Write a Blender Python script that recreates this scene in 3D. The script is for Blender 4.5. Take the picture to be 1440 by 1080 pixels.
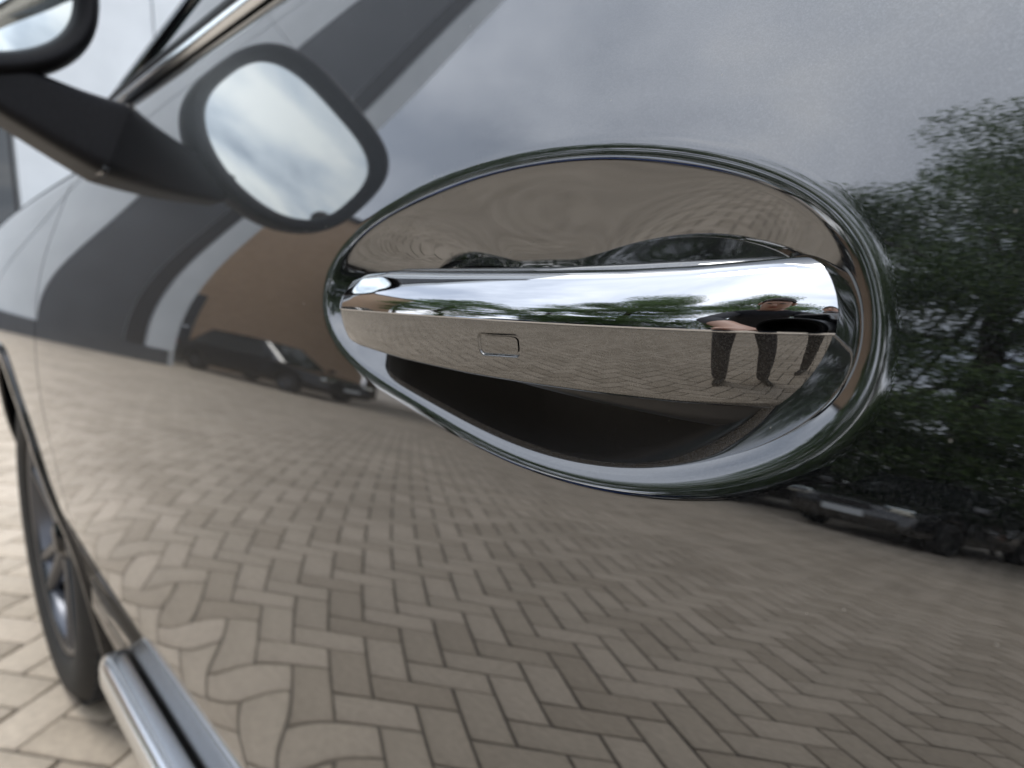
import bpy, bmesh, math, random
import numpy as np
from mathutils import Vector, Matrix

# ------------------------------------------------------------------ scene, camera, sky, sun
for o in list(bpy.data.objects):
    bpy.data.objects.remove(o, do_unlink=True)
SC = bpy.context.scene
COL = SC.collection
rnd = random.Random(7)
nrs = np.random.RandomState(7)
EYE = 0.87                                   # camera height above the paving (m)

cam_data = bpy.data.cameras.new('camera')
cam = bpy.data.objects.new('camera', cam_data)
COL.objects.link(cam)
SC.camera = cam
cam_data.sensor_width = 36.0
cam_data.sensor_fit = 'HORIZONTAL'
cam_data.lens = 24.5
cam_data.clip_start = 0.01
cam_data.clip_end = 600
AZ, PITCH = math.radians(42.5), math.radians(8.9)
FWD = Vector((-math.cos(AZ)*math.cos(PITCH), math.sin(AZ)*math.cos(PITCH), -math.sin(PITCH)))
cam.location = (0, 0, EYE)
cam.rotation_euler = FWD.to_track_quat('-Z', 'Y').to_euler()
cam_data.dof.use_dof = True
cam_data.dof.focus_distance = 0.185
cam_data.dof.aperture_fstop = 13.0

SUN_EL, SUN_AZ = math.radians(76), math.radians(200)
world = bpy.data.worlds.new('World')
SC.world = world
world.use_nodes = True
wn, wl = world.node_tree.nodes, world.node_tree.links
wn.clear()
w_out = wn.new('ShaderNodeOutputWorld')
w_bg = wn.new('ShaderNodeBackground')
w_bg.inputs['Strength'].default_value = 0.1
sky = wn.new('ShaderNodeTexSky')
sky.sky_type = 'NISHITA'
sky.sun_disc = False
sky.sun_elevation = SUN_EL
sky.sun_rotation = SUN_AZ
sky.air_density = 1.0
sky.dust_density = 2.5
w_tc = wn.new('ShaderNodeTexCoord')
w_sep = wn.new('ShaderNodeSeparateXYZ')
wl.new(w_tc.outputs['Generated'], w_sep.inputs[0])
def wmath(op, a, b=None):
    n = wn.new('ShaderNodeMath'); n.operation = op
    for i, v in enumerate((a, b)):
        if v is None: continue
        if isinstance(v, (int, float)): n.inputs[i].default_value = v
        else: wl.new(v, n.inputs[i])
    return n.outputs[0]
w_h = wmath('ADD', wmath('MAXIMUM', w_sep.outputs[2], 0.0), 0.22)       # a cloud layer overhead, seen flatter towards the horizon
w_comb = wn.new('ShaderNodeCombineXYZ')
wl.new(wmath('DIVIDE', w_sep.outputs[0], w_h), w_comb.inputs[0])
wl.new(wmath('DIVIDE', w_sep.outputs[1], w_h), w_comb.inputs[1])
w_n1 = wn.new('ShaderNodeTexNoise')
w_n1.inputs['Scale'].default_value = 1.15
w_n1.inputs['Detail'].default_value = 7
w_n1.inputs['Roughness'].default_value = 0.52
w_n1.inputs['Distortion'].default_value = 0.35
wl.new(w_comb.outputs[0], w_n1.inputs['Vector'])
w_r1 = wn.new('ShaderNodeValToRGB')
cr = w_r1.color_ramp
cr.elements[0].position = 0.34; cr.elements[0].color = (0.36, 0.41, 0.50, 1)
cr.elements[1].position = 0.66; cr.elements[1].color = (0.95, 0.96, 0.98, 1)
e = cr.elements.new(0.5); e.color = (0.64, 0.69, 0.78, 1)
wl.new(w_n1.outputs['Fac'], w_r1.inputs['Fac'])
w_sc = wn.new('ShaderNodeVectorMath'); w_sc.operation = 'SCALE'
w_sc.inputs['Scale'].default_value = 18.0
wl.new(w_r1.outputs['Color'], w_sc.inputs[0])
w_n2 = wn.new('ShaderNodeTexNoise')
w_n2.inputs['Scale'].default_value = 0.7
w_n2.inputs['Detail'].default_value = 3
wl.new(w_comb.outputs[0], w_n2.inputs['Vector'])
w_r2 = wn.new('ShaderNodeMapRange')
w_r2.inputs['From Min'].default_value = 0.28; w_r2.inputs['From Max'].default_value = 0.42
w_r2.inputs['To Min'].default_value = 0.7; w_r2.inputs['To Max'].default_value = 1.0
wl.new(w_n2.outputs['Fac'], w_r2.inputs['Value'])
w_mix = wn.new('ShaderNodeMixRGB')
wl.new(w_r2.outputs[0], w_mix.inputs['Fac'])
wl.new(sky.outputs[0], w_mix.inputs[1])
wl.new(w_sc.outputs[0], w_mix.inputs[2])
wl.new(w_mix.outputs[0], w_bg.inputs['Color'])
wl.new(w_bg.outputs[0], w_out.inputs['Surface'])

sun_data = bpy.data.lights.new('sun', 'SUN')
sun_data.energy = 1.2
sun_data.angle = math.radians(20)
sun_data.color = (1.0, 0.97, 0.92)
sun = bpy.data.objects.new('sun', sun_data)
COL.objects.link(sun)
sun.rotation_euler = (math.pi/2 - SUN_EL, 0, -SUN_AZ + math.pi)
sun.location = (0, -5, 12)

vs = SC.view_settings
vs.view_transform = 'Standard'
vs.look = 'None'
vs.exposure = 0.42
vs.gamma = 1.0
vs.use_curve_mapping = False
SC.cycles.max_bounces = 10
SC.cycles.glossy_bounces = 8
SC.cycles.use_denoising = True
SC.cycles.sample_clamp_indirect = 8.0
SC.cycles.caustics_reflective = False

# ------------------------------------------------------------------ helpers
def tag(o, label=None, cat=None, group=None, kind=None):
    if label: o['label'] = label
    if cat: o['category'] = cat
    if group: o['group'] = group
    if kind: o['kind'] = kind
    return o

def empty(name, loc=(0, 0, 0), rz=0.0, parent=None):
    o = bpy.data.objects.new(name, None)
    o.empty_display_size = 0.1
    o.location = loc
    o.rotation_euler = (0, 0, rz)
    COL.objects.link(o)
    if parent: o.parent = parent
    return o

def link(name, me, mat, parent=None, smooth=True):
    o = bpy.data.objects.new(name, me)
    COL.objects.link(o)
    mats = mat if isinstance(mat, (list, tuple)) else [mat]
    if not me.materials:
        for m in mats: me.materials.append(m)
    if parent: o.parent = parent
    if smooth: me.shade_smooth()
    return o

def grid_faces(nu, nv, wrap_u=False, flip=False):
    iu = np.arange(nu if wrap_u else nu-1)[:, None]
    iv = np.arange(nv-1)[None, :]
    a = iu*nv + iv
    b = ((iu+1) % nu)*nv + iv
    f = np.stack([a, b, b+1, a+1], -1).reshape(-1, 4)
    return f[:, ::-1] if flip else f

def np_mesh(name, verts, faces, normals=None):
    me = bpy.data.meshes.new(name)
    v = np.ascontiguousarray(verts, dtype=np.float32).reshape(-1, 3)
    f = np.ascontiguousarray(faces, dtype=np.int32)
    k = f.shape[1]
    if normals is not None:                      # wind the faces the way the given normals point
        nn = np.asarray(normals, float).reshape(-1, 3)
        g = np.cross(v[f[:, 1]]-v[f[:, 0]], v[f[:, 2]]-v[f[:, 0]])
        if (g*nn[f[:, 0]]).sum() < 0: f = np.ascontiguousarray(f[:, ::-1])
    me.vertices.add(len(v)); me.vertices.foreach_set('co', v.ravel())
    me.loops.add(f.size); me.loops.foreach_set('vertex_index', f.ravel())
    me.polygons.add(len(f)); me.polygons.foreach_set('loop_start', np.arange(0, f.size, k, dtype=np.int32))
    me.update(calc_edges=True)
    me.validate()
    if normals is not None:
        me.shade_smooth()
        me.normals_split_custom_set_from_vertices([tuple(n) for n in np.asarray(normals).reshape(-1, 3)])
    return me

def bm_mesh(name, bm):
    me = bpy.data.meshes.new(name)
    bm.normal_update()
    bm.to_mesh(me)
    bm.free()
    return me

def box_bm(bm, c, s, rot=None, bevel=0.0, seg=2):
    r = bmesh.ops.create_cube(bm, size=1.0)
    vs_ = r['verts']
    bmesh.ops.scale(bm, vec=s, verts=vs_)
    if bevel > 0:
        es = list({e for v in vs_ for e in v.link_edges})
        rr = bmesh.ops.bevel(bm, geom=es, offset=bevel, segments=seg, profile=0.6, affect='EDGES')
        vs_ = list({v for f in rr['faces'] for v in f.verts} | {v for v in vs_ if v.is_valid})
    if rot is not None: bmesh.ops.rotate(bm, cent=(0, 0, 0), matrix=rot, verts=vs_)
    bmesh.ops.translate(bm, vec=c, verts=vs_)
    return vs_

def box(name, c, s, mat, parent=None, rot=None, bevel=0.0, smooth=False):
    bm = bmesh.new()
    box_bm(bm, c, s, rot, bevel)
    return link(name, bm_mesh(name, bm), mat, parent, smooth)

def lathe_pts(prof, n, axis='y'):
    """prof: (r, h) pairs, revolved about the y axis."""
    p = np.array(prof, float)
    t = np.linspace(0, 2*np.pi, n, endpoint=False)
    x = np.cos(t)[:, None]*p[None, :, 0]
    z = np.sin(t)[:, None]*p[None, :, 0]
    y = np.broadcast_to(p[None, :, 1], x.shape)
    return np.stack([x, y, z], -1)

def lathe(name, prof, n, mat, parent=None, loc=(0, 0, 0)):
    v = lathe_pts(prof, n)
    o = link(name, np_mesh(name, v, grid_faces(n, len(prof), True)), mat, parent)
    o.location = loc
    return o

# ------------------------------------------------------------------ materials
def new_mat(name):
    m = bpy.data.materials.new(name)
    m.use_nodes = True
    nt = m.node_tree
    b = nt.nodes['Principled BSDF']
    return m, nt, b

def simple(name, col, rough=0.5, metal=0.0, ior=1.5, coat=0.0):
    m, nt, b = new_mat(name)
    b.inputs['Base Color'].default_value = (*col, 1)
    b.inputs['Roughness'].default_value = rough
    b.inputs['Metallic'].default_value = metal
    b.inputs['IOR'].default_value = ior
    b.inputs['Coat Weight'].default_value = coat
    return m

def noisy(name, c1, c2, scale, rough=0.6, metal=0.0, bump=0.0, detail=4, coord='Object', bscale=None, ior=1.5):
    m, nt, b = new_mat(name)
    tc = nt.nodes.new('ShaderNodeTexCoord')
    n = nt.nodes.new('ShaderNodeTexNoise')
    n.inputs['Scale'].default_value = scale
    n.inputs['Detail'].default_value = detail
    nt.links.new(tc.outputs[coord], n.inputs['Vector'])
    r = nt.nodes.new('ShaderNodeValToRGB')
    r.color_ramp.elements[0].position = 0.3; r.color_ramp.elements[0].color = (*c1, 1)
    r.color_ramp.elements[1].position = 0.7; r.color_ramp.elements[1].color = (*c2, 1)
    nt.links.new(n.outputs['Fac'], r.inputs['Fac'])
    nt.links.new(r.outputs['Color'], b.inputs['Base Color'])
    b.inputs['Roughness'].default_value = rough
    b.inputs['Metallic'].default_value = metal
    b.inputs['IOR'].default_value = ior
    if bump > 0:
        n2 = nt.nodes.new('ShaderNodeTexNoise')
        n2.inputs['Scale'].default_value = bscale or scale*4
        n2.inputs['Detail'].default_value = 3
        nt.links.new(tc.outputs[coord], n2.inputs['Vector'])
        bp = nt.nodes.new('ShaderNodeBump')
        bp.inputs['Strength'].default_value = bump
        bp.inputs['Distance'].default_value = 0.002
        nt.links.new(n2.outputs['Fac'], bp.inputs['Height'])
        nt.links.new(bp.outputs[0], b.inputs['Normal'])
    return m

def car_paint(name, base, flake, coat_ior=2.45, base_rough=0.42):
    """dark metallic base with fine flakes under a glossy clear coat"""
    m, nt, b = new_mat(name)
    tc = nt.nodes.new('ShaderNodeTexCoord')
    vo = nt.nodes.new('ShaderNodeTexVoronoi')
    vo.inputs['Scale'].default_value = 3400
    nt.links.new(tc.outputs['Object'], vo.inputs['Vector'])
    sp = nt.nodes.new('ShaderNodeSeparateColor')
    nt.links.new(vo.outputs['Color'], sp.inputs[0])
    rp = nt.nodes.new('ShaderNodeValToRGB')
    rp.color_ramp.elements[0].position = 0.35; rp.color_ramp.elements[0].color = (*base, 1)
    rp.color_ramp.elements[1].position = 1.0; rp.color_ramp.elements[1].color = (*flake, 1)
    nt.links.new(sp.outputs[0], rp.inputs['Fac'])
    nt.links.new(rp.outputs['Color'], b.inputs['Base Color'])
    b.inputs['Metallic'].default_value = 1.0
    b.inputs['Roughness'].default_value = base_rough
    b.inputs['Coat Weight'].default_value = 1.0
    b.inputs['Coat IOR'].default_value = coat_ior
    b.inputs['Coat Roughness'].default_value = 0.004
    # faint orange peel in the clear coat
    n2 = nt.nodes.new('ShaderNodeTexNoise')
    n2.inputs['Scale'].default_value = 260
    n2.inputs['Detail'].default_value = 1
    nt.links.new(tc.outputs['Object'], n2.inputs['Vector'])
    bp = nt.nodes.new('ShaderNodeBump')
    bp.inputs['Strength'].default_value = 0.004
    bp.inputs['Distance'].default_value = 0.0002
    nt.links.new(n2.outputs['Fac'], bp.inputs['Height'])
    nt.links.new(bp.outputs[0], b.inputs['Coat Normal'])
    # a few dust specks lying on the coat
    vd = nt.nodes.new('ShaderNodeTexVoronoi'); vd.inputs['Scale'].default_value = 210
    nt.links.new(tc.outputs['Object'], vd.inputs['Vector'])
    sd = nt.nodes.new('ShaderNodeSeparateColor'); nt.links.new(vd.outputs['Color'], sd.inputs[0])
    sz = nt.nodes.new('ShaderNodeMapRange'); sz.inputs['From Min'].default_value = 0.72
    sz.inputs['To Min'].default_value = 0.0; sz.inputs['To Max'].default_value = 0.10
    nt.links.new(sd.outputs[1], sz.inputs['Value'])
    lt = nt.nodes.new('ShaderNodeMath'); lt.operation = 'LESS_THAN'
    nt.links.new(vd.outputs['Distance'], lt.inputs[0]); nt.links.new(sz.outputs[0], lt.inputs[1])
    fa = nt.nodes.new('ShaderNodeMath'); fa.operation = 'MULTIPLY'; fa.inputs[1].default_value = 0.14
    nt.links.new(lt.outputs[0], fa.inputs[0])
    df = nt.nodes.new('ShaderNodeBsdfDiffuse'); df.inputs['Color'].default_value = (0.5, 0.47, 0.43, 1)
    mx = nt.nodes.new('ShaderNodeMixShader')
    nt.links.new(fa.outputs[0], mx.inputs[0]); nt.links.new(b.outputs[0], mx.inputs[1]); nt.links.new(df.outputs[0], mx.inputs[2])
    nt.links.new(mx.outputs[0], nt.nodes['Material Output'].inputs['Surface'])
    return m

def leaf_mat(name, c1, c2):
    m, nt, b = new_mat(name)
    g = nt.nodes.new('ShaderNodeNewGeometry')
    r = nt.nodes.new('ShaderNodeValToRGB')
    r.color_ramp.elements[0].color = (*c1, 1)
    r.color_ramp.elements[1].color = (*c2, 1)
    nt.links.new(g.outputs['Random Per Island'], r.inputs['Fac'])
    nt.links.new(r.outputs['Color'], b.inputs['Base Color'])
    b.inputs['Roughness'].default_value = 0.5
    tr = nt.nodes.new('ShaderNodeBsdfTranslucent')
    nt.links.new(r.outputs['Color'], tr.inputs['Color'])
    mx = nt.nodes.new('ShaderNodeMixShader'); mx.inputs[0].default_value = 0.3
    out = nt.nodes['Material Output']
    nt.links.new(b.outputs[0], mx.inputs[1]); nt.links.new(tr.outputs[0], mx.inputs[2])
    nt.links.new(mx.outputs[0], out.inputs['Surface'])
    return m

def paver_mat():
    m, nt, b = new_mat('paver')
    oi = nt.nodes.new('ShaderNodeObjectInfo')
    g = nt.nodes.new('ShaderNodeNewGeometry')
    ad = nt.nodes.new('ShaderNodeMath'); ad.operation = 'ADD'
    nt.links.new(oi.outputs['Random'], ad.inputs[0]); nt.links.new(g.outputs['Random Per Island'], ad.inputs[1])
    fr = nt.nodes.new('ShaderNodeMath'); fr.operation = 'FRACT'
    nt.links.new(ad.outputs[0], fr.inputs[0])
    rp = nt.nodes.new('ShaderNodeValToRGB')
    cr = rp.color_ramp
    cr.elements[0].position = 0.0; cr.elements[0].color = (0.40, 0.335, 0.262, 1)
    cr.elements[1].position = 1.0; cr.elements[1].color = (0.53, 0.45, 0.362, 1)
    e = cr.elements.new(0.5); e.color = (0.47, 0.40, 0.318, 1)
    nt.links.new(fr.outputs[0], rp.inputs['Fac'])
    geo_pos = g.outputs['Position']
    n = nt.nodes.new('ShaderNodeTexNoise')
    n.inputs['Scale'].default_value = 55; n.inputs['Detail'].default_value = 5
    nt.links.new(geo_pos, n.inputs['Vector'])
    n3 = nt.nodes.new('ShaderNodeTexNoise')
    n3.inputs['Scale'].default_value = 0.9; n3.inputs['Detail'].default_value = 4
    nt.links.new(geo_pos, n3.inputs['Vector'])
    mr = nt.nodes.new('ShaderNodeMapRange')
    mr.inputs['To Min'].default_value = 0.72; mr.inputs['To Max'].default_value = 1.28
    nt.links.new(n.outputs['Fac'], mr.inputs['Value'])
    mr3 = nt.nodes.new('ShaderNodeMapRange')
    mr3.inputs['To Min'].default_value = 0.78; mr3.inputs['To Max'].default_value = 1.22
    nt.links.new(n3.outputs['Fac'], mr3.inputs['Value'])
    mu = nt.nodes.new('ShaderNodeMath'); mu.operation = 'MULTIPLY'
    nt.links.new(mr.outputs[0], mu.inputs[0]); nt.links.new(mr3.outputs[0], mu.inputs[1])
    sc = nt.nodes.new('ShaderNodeVectorMath'); sc.operation = 'SCALE'
    nt.links.new(rp.outputs['Color'], sc.inputs[0]); nt.links.new(mu.outputs[0], sc.inputs['Scale'])
    nt.links.new(sc.outputs[0], b.inputs['Base Color'])
    b.inputs['Roughness'].default_value = 0.85
    bp = nt.nodes.new('ShaderNodeBump'); bp.inputs['Strength'].default_value = 0.5; bp.inputs['Distance'].default_value = 0.002
    n4 = nt.nodes.new('ShaderNodeTexNoise'); n4.inputs['Scale'].default_value = 220; n4.inputs['Detail'].default_value = 3
    nt.links.new(geo_pos, n4.inputs['Vector'])
    nt.links.new(n4.outputs['Fac'], bp.inputs['Height']); nt.links.new(bp.outputs[0], b.inputs['Normal'])
    return m

def brickwork(name, c1, c2, mortar, scale=4.0):
    m, nt, b = new_mat(name)
    tc = nt.nodes.new('ShaderNodeTexCoord')
    bt = nt.nodes.new('ShaderNodeTexBrick')
    sep = nt.nodes.new('ShaderNodeSeparateXYZ'); nt.links.new(tc.outputs['Object'], sep.inputs[0])
    ad = nt.nodes.new('ShaderNodeMath'); ad.operation = 'ADD'
    nt.links.new(sep.outputs[0], ad.inputs[0]); nt.links.new(sep.outputs[1], ad.inputs[1])
    cb = nt.nodes.new('ShaderNodeCombineXYZ')
    nt.links.new(ad.outputs[0], cb.inputs[0]); nt.links.new(sep.outputs[2], cb.inputs[1])
    nt.links.new(cb.outputs[0], bt.inputs['Vector'])
    bt.inputs['Scale'].default_value = scale
    bt.inputs['Color1'].default_value = (*c1, 1); bt.inputs['Color2'].default_value = (*c2, 1); bt.inputs['Mortar'].default_value = (*mortar, 1)
    bt.inputs['Mortar Size'].default_value = 0.015
    nt.links.new(bt.outputs['Color'], b.inputs['Base Color'])
    b.inputs['Roughness'].default_value = 0.9
    return m

def hide_noise_glass(name):
    m, nt, b = new_mat(name)
    b.inputs['Base Color'].default_value = (0.012, 0.016, 0.016, 1)
    b.inputs['Roughness'].default_value = 0.01
    b.inputs['IOR'].default_value = 1.7
    return m

M = {}
M['paint'] = car_paint('dark grey metallic paint', (0.003, 0.0035, 0.004), (0.034, 0.036, 0.04))
M['recess_paint'] = M['paint']
M['chrome'] = simple('chrome', (0.53, 0.54, 0.56), 0.012, 1.0)
def smudge(m, lo_, hi_, scale):
    # faint finger smears: the polish varies a little
    nt = m.node_tree
    tc = nt.nodes.new('ShaderNodeTexCoord'); n_ = nt.nodes.new('ShaderNodeTexNoise')
    n_.inputs['Scale'].default_value = scale; n_.inputs['Detail'].default_value = 6; n_.inputs['Roughness'].default_value = 0.65
    nt.links.new(tc.outputs['Object'], n_.inputs['Vector'])
    r_ = nt.nodes.new('ShaderNodeMapRange'); r_.inputs['From Min'].default_value = 0.45; r_.inputs['From Max'].default_value = 0.72
    r_.inputs['To Min'].default_value = lo_; r_.inputs['To Max'].default_value = hi_
    nt.links.new(n_.outputs['Fac'], r_.inputs['Value'])
    nt.links.new(r_.outputs[0], nt.nodes['Principled BSDF'].inputs['Roughness'])
smudge(M['chrome'], 0.008, 0.045, 60)
M['satin'] = simple('satin aluminium', (0.80, 0.82, 0.84), 0.22, 1.0)
M['grip'] = car_paint('handle gloss paint', (0.035, 0.033, 0.031), (0.07, 0.07, 0.068), 2.25, 0.3)
M['black_gloss'] = simple('black gloss plastic', (0.006, 0.006, 0.007), 0.06, 0, 1.5)
M['black_plastic'] = noisy('black grained plastic', (0.008, 0.008, 0.009), (0.013, 0.013, 0.015), 300, 0.4, 0, 0.15, ior=1.22)
M['black_matt'] = noisy('matt black plastic', (0.006, 0.006, 0.007), (0.010, 0.010, 0.011), 400, 0.7, 0, 0.1, ior=1.3)
M['black_satin'] = noisy('satin black plastic', (0.012, 0.012, 0.013), (0.018, 0.018, 0.019), 400, 0.33, 0, 0.05, ior=1.45)
M['rubber'] = noisy('tyre rubber', (0.014, 0.014, 0.014), (0.024, 0.023, 0.022), 60, 0.75, 0, 0.2)
M['mirror_glass'] = simple('mirror glass', (0.86, 0.92, 0.92), 0.004, 1.0)
M['glass'] = hide_noise_glass('tinted glass')
M['rim'] = simple('alloy wheel', (0.12, 0.125, 0.14), 0.3, 1.0)
M['disc'] = simple('brake disc', (0.35, 0.34, 0.33), 0.35, 1.0)
M['dark'] = simple('dark underbody', (0.01, 0.01, 0.01), 0.8)
M['paver'] = paver_mat()
M['joint'] = noisy('sand joint', (0.075, 0.066, 0.055), (0.12, 0.105, 0.088), 30, 0.95)
M['ground'] = noisy('distant paving', (0.33, 0.285, 0.24), (0.44, 0.385, 0.32), 1.3, 0.9, 0, 0, 6)
M['leaf'] = leaf_mat('leaves', (0.045, 0.09, 0.028), (0.17, 0.25, 0.085))
M['leaf_bright'] = leaf_mat('leaves bright', (0.045, 0.10, 0.02), (0.13, 0.22, 0.055))
M['bark'] = noisy('bark', (0.05, 0.04, 0.03), (0.11, 0.09, 0.07), 12, 0.95, 0, 0.6)

# ------------------------------------------------------------------ paving
ground = link('ground', np_mesh('ground', [(-250, -250, -.012), (250, -250, -.012), (250, 250, -.012), (-250, 250, -.012)], [(0, 1, 2, 3)]), M['ground'], None, False)
tag(ground, kind='structure')
paving = link('paving', np_mesh('paving', [(-17, -14, -.008), (5, -14, -.008), (5, 5, -.008), (-17, 5, -.008)], [(0, 1, 2, 3)]), M['joint'], None, False)
tag(paving, kind='structure')
BW, GAP, PROT = 0.105, 0.0042, math.radians(35.0)
def brick_shape(L, W, h=0.012, bev=0.0035):
    """top, chamfer and sides of one paver, centred"""
    a, b_ = L/2-GAP, W/2-GAP
    v = [(-a+bev, -b_+bev, 0), (a-bev, -b_+bev, 0), (a-bev, b_-bev, 0), (-a+bev, b_-bev, 0),
         (-a, -b_, -bev), (a, -b_, -bev), (a, b_, -bev), (-a, b_, -bev),
         (-a, -b_, -h), (a, -b_, -h), (a, b_, -h), (-a, b_, -h)]
    f = [(0, 1, 2, 3)]
    for i in range(4):
        j = (i+1) % 4
        f.append((4+i, 4+j, j, i)); f.append((8+i, 8+j, 4+j, 4+i))
    return np.array(v, float), np.array(f)
bv, bf = brick_shape(2*BW, BW)
R2 = np.array([[math.cos(PROT), -math.sin(PROT)], [math.sin(PROT), math.cos(PROT)]])
cells = []
for a in range(-240, 241):
    for b_ in range(-240, 241):
        k = (a-b_) % 4
        if k == 0: c, rot = ((a+1)*BW, (b_+.5)*BW), 0.0
        elif k == 3: c, rot = ((a+.5)*BW, (b_+1)*BW), math.pi/2
        else: continue
        w = R2 @ np.array(c)
        if -16.7 < w[0] < 4.7 and -13.7 < w[1] < 1.6:
            cells.append((w[0], w[1], rot+PROT))
def near_score(c):
    x, y = c[0], c[1]
    direct = math.hypot((x+2.3)/1.2, (y+.15)/.45)          # seen past the front wheel
    mirrored = math.hypot((x+1.7)/1.0, (y+1.2)/.9)         # closest in the door's reflection
    return min(direct, mirrored)
cells.sort(key=near_score)
brick_me = np_mesh('brick', bv, bf)
brick_me.materials.append(M['paver'])
for i, (x, y, r) in enumerate(cells[:290]):
    o = bpy.data.objects.new('brick', brick_me)
    o.location = (x, y, rnd.uniform(-.0012, .0012))
    o.rotation_euler = (rnd.gauss(0, .004), rnd.gauss(0, .004), r+rnd.gauss(0, .006))
    COL.objects.link(o)
    o.parent = paving
rest = np.array(cells[290:])
rest[:, 2] += nrs.normal(0, .006, len(rest))
cs, sn = np.cos(rest[:, 2])[:, None], np.sin(rest[:, 2])[:, None]
vx = bv[None, :, 0]*cs - bv[None, :, 1]*sn + rest[:, :1]
vy = bv[None, :, 0]*sn + bv[None, :, 1]*cs + rest[:, 1:2]
tx, ty = nrs.normal(0, .004, (len(rest), 1)), nrs.normal(0, .004, (len(rest), 1))
vz = bv[None, :, 2] + nrs.uniform(-.0012, .0012, (len(rest), 1)) + bv[None, :, 0]*tx + bv[None, :, 1]*ty
V = np.stack([vx, vy, vz], -1).reshape(-1, 3)
Fc = (bf[None] + (np.arange(len(rest))*len(bv))[:, None, None]).reshape(-1, 4)
pb = link('far_bricks', np_mesh('far_bricks', V, Fc), M['paver'], paving, False)
tag(pb, kind='stuff')

# ------------------------------------------------------------------ the car: side surface y = H(x, z); z here is measured from the eye height
TK = np.array([(-.9, -8), (-.47, -8), (-.445, -10), (-.40, -16), (-.345, -11), (-.29, -6), (-.25, -6.8), (-.225, -7.2), (-.19, -5.4), (-.13, -.3), (-.05, 7.2), (.0, 14.5),
               (.03, 19.7), (.06, 22.4), (.09, 22.2), (.14, 23), (.2, 27), (.5, 34)], float)
ZT = np.arange(-.9, .5001, .0005)
TT = np.interp(ZT, TK[:, 0], TK[:, 1])
kk = np.exp(-.5*(np.arange(-150, 151)*.0005/.017)**2); kk /= kk.sum()
TT = np.convolve(np.pad(TT, 150, mode='edge'), kk, 'valid')
TANT = np.tan(np.radians(TT))
PT = np.concatenate([[0], np.cumsum((TANT[1:]+TANT[:-1])/2*.0005)])
PT -= np.interp(-.05, ZT, PT)
QX = 0.015
def H0(x, z): return .14 + np.interp(z, ZT, PT) + QX*(x*x - .15**2)
def H0z(x, z): return np.interp(z, ZT, TANT)
def H0x(x, z): return 2*QX*x
# handle recess: an oval bowl pressed into the door skin
RC, RA, RB = (-.1645, -.0078), .1198, .0503
RF = [1.0024, .0112, .0102, .0086, -.0565, -.0449, -.0072, -.0152, .0109]
def rim_r(t):
    r = RF[0] + 0*t
    for n in range(1, 5):
        r = r + RF[2*n-1]*np.cos(n*t) + RF[2*n]*np.sin(n*t)
    return r
RS = np.linspace(0, 1.3, 2601)
_u = np.clip((1.0-RS)/.172, 0, 1)
_ds = (_u*_u*(3-2*_u)) * np.where(RS < .83, RS**.8, .83**.8)*.050
RD = np.concatenate([[0], np.cumsum((_ds[1:]+_ds[:-1])/2*(RS[1]-RS[0]))])
RD = RD[-1]-RD                                   # depth as a function of rho
def rho_of(x, z):
    p, q = (x-RC[0])/RA, (z-RC[1])/RB
    t = np.arctan2(q, p)
    r = np.hypot(p, q)/rim_r(t)
    return np.maximum(r, 1e-9)**(1+1.1*np.cos(t)**6)
def H(x, z):
    p, q = (x-RC[0])/RA, (z-RC[1])/RB            # deepest below the middle, behind the bar
    return H0(x, z) + np.interp(rho_of(x, z), RS, RD)*(1-.30*q+.42*np.clip(-q, 0, 1.2)**2)*.80
def Hn(x, z):
    e = 2e-4
    hx = (H(x+e, z)-H(x-e, z))/(2*e)
    hz = (H(x, z+e)-H(x, z-e))/(2*e)
    n = np.stack([hx, -np.ones_like(hx), hz], -1)
    return n/np.linalg.norm(n, axis=-1, keepdims=True)
def side_pts(x, z): return np.stack([x, H(x, z), z+EYE], -1)

car = empty('parked_car', (0, 0, 0))
tag(car, 'dark grey metallic car filling the view, with a chrome door handle in an oval recess', 'car')

BELT = 0.188
D_F, D_R, D_B = -1.085, 0.030, -.470            # front, rear and bottom edge of the front door
def door_mesh():
    cx, cz = RC
    th = list(np.linspace(-np.pi, np.pi, 721)[:-1])
    for (x, z) in ((D_F, BELT), (D_R, BELT), (D_F, D_B), (D_R, D_B)):
        th.append(math.atan2((z-cz)/RB, (x-cx)/RA))
    # extra rays towards the far front edge so that it stays smooth
    for z in np.linspace(D_B, BELT, 160): th.append(math.atan2((z-cz)/RB, (D_F-cx)/RA))
    for x in np.linspace(D_F, D_R, 160):
        th.append(math.atan2((BELT-cz)/RB, (x-cx)/RA)); th.append(math.atan2((D_B-cz)/RB, (x-cx)/RA))
    th = np.array(sorted(set(np.round(th, 6))))
    rr = rim_r(th)
    ex, ez = np.cos(th)*rr*RA, np.sin(th)*rr*RB
    dx, dz = np.cos(th)*RA, np.sin(th)*RB
    with np.errstate(divide='ignore'):
        tx = np.where(dx > 0, (D_R-cx)/dx, (D_F-cx)/dx)
        tz = np.where(dz > 0, (BELT-cz)/dz, (D_B-cz)/dz)
    tb = np.minimum(np.abs(tx), np.abs(tz))
    bx, bz = dx*tb, dz*tb
    inner = np.concatenate([np.linspace(0.004, .78, 60), np.linspace(.785, 1.06, 90)])
    P = [(ex*r, ez*r) for r in inner]
    sx, sz = ex*1.06, ez*1.06
    for t in np.linspace(0, 1, 91)[1:]:
        t2 = t**1.7
        P.append((sx+(bx-sx)*t2, sz+(bz-sz)*t2))
    X = np.array([p[0] for p in P]).T + cx
    Z = np.array([p[1] for p in P]).T + cz
    return X, Z
X, Z = door_mesh()
door = link('door', np_mesh('door', side_pts(X, Z), grid_faces(*X.shape, True), Hn(X, Z)), M['paint'], car)
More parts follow.
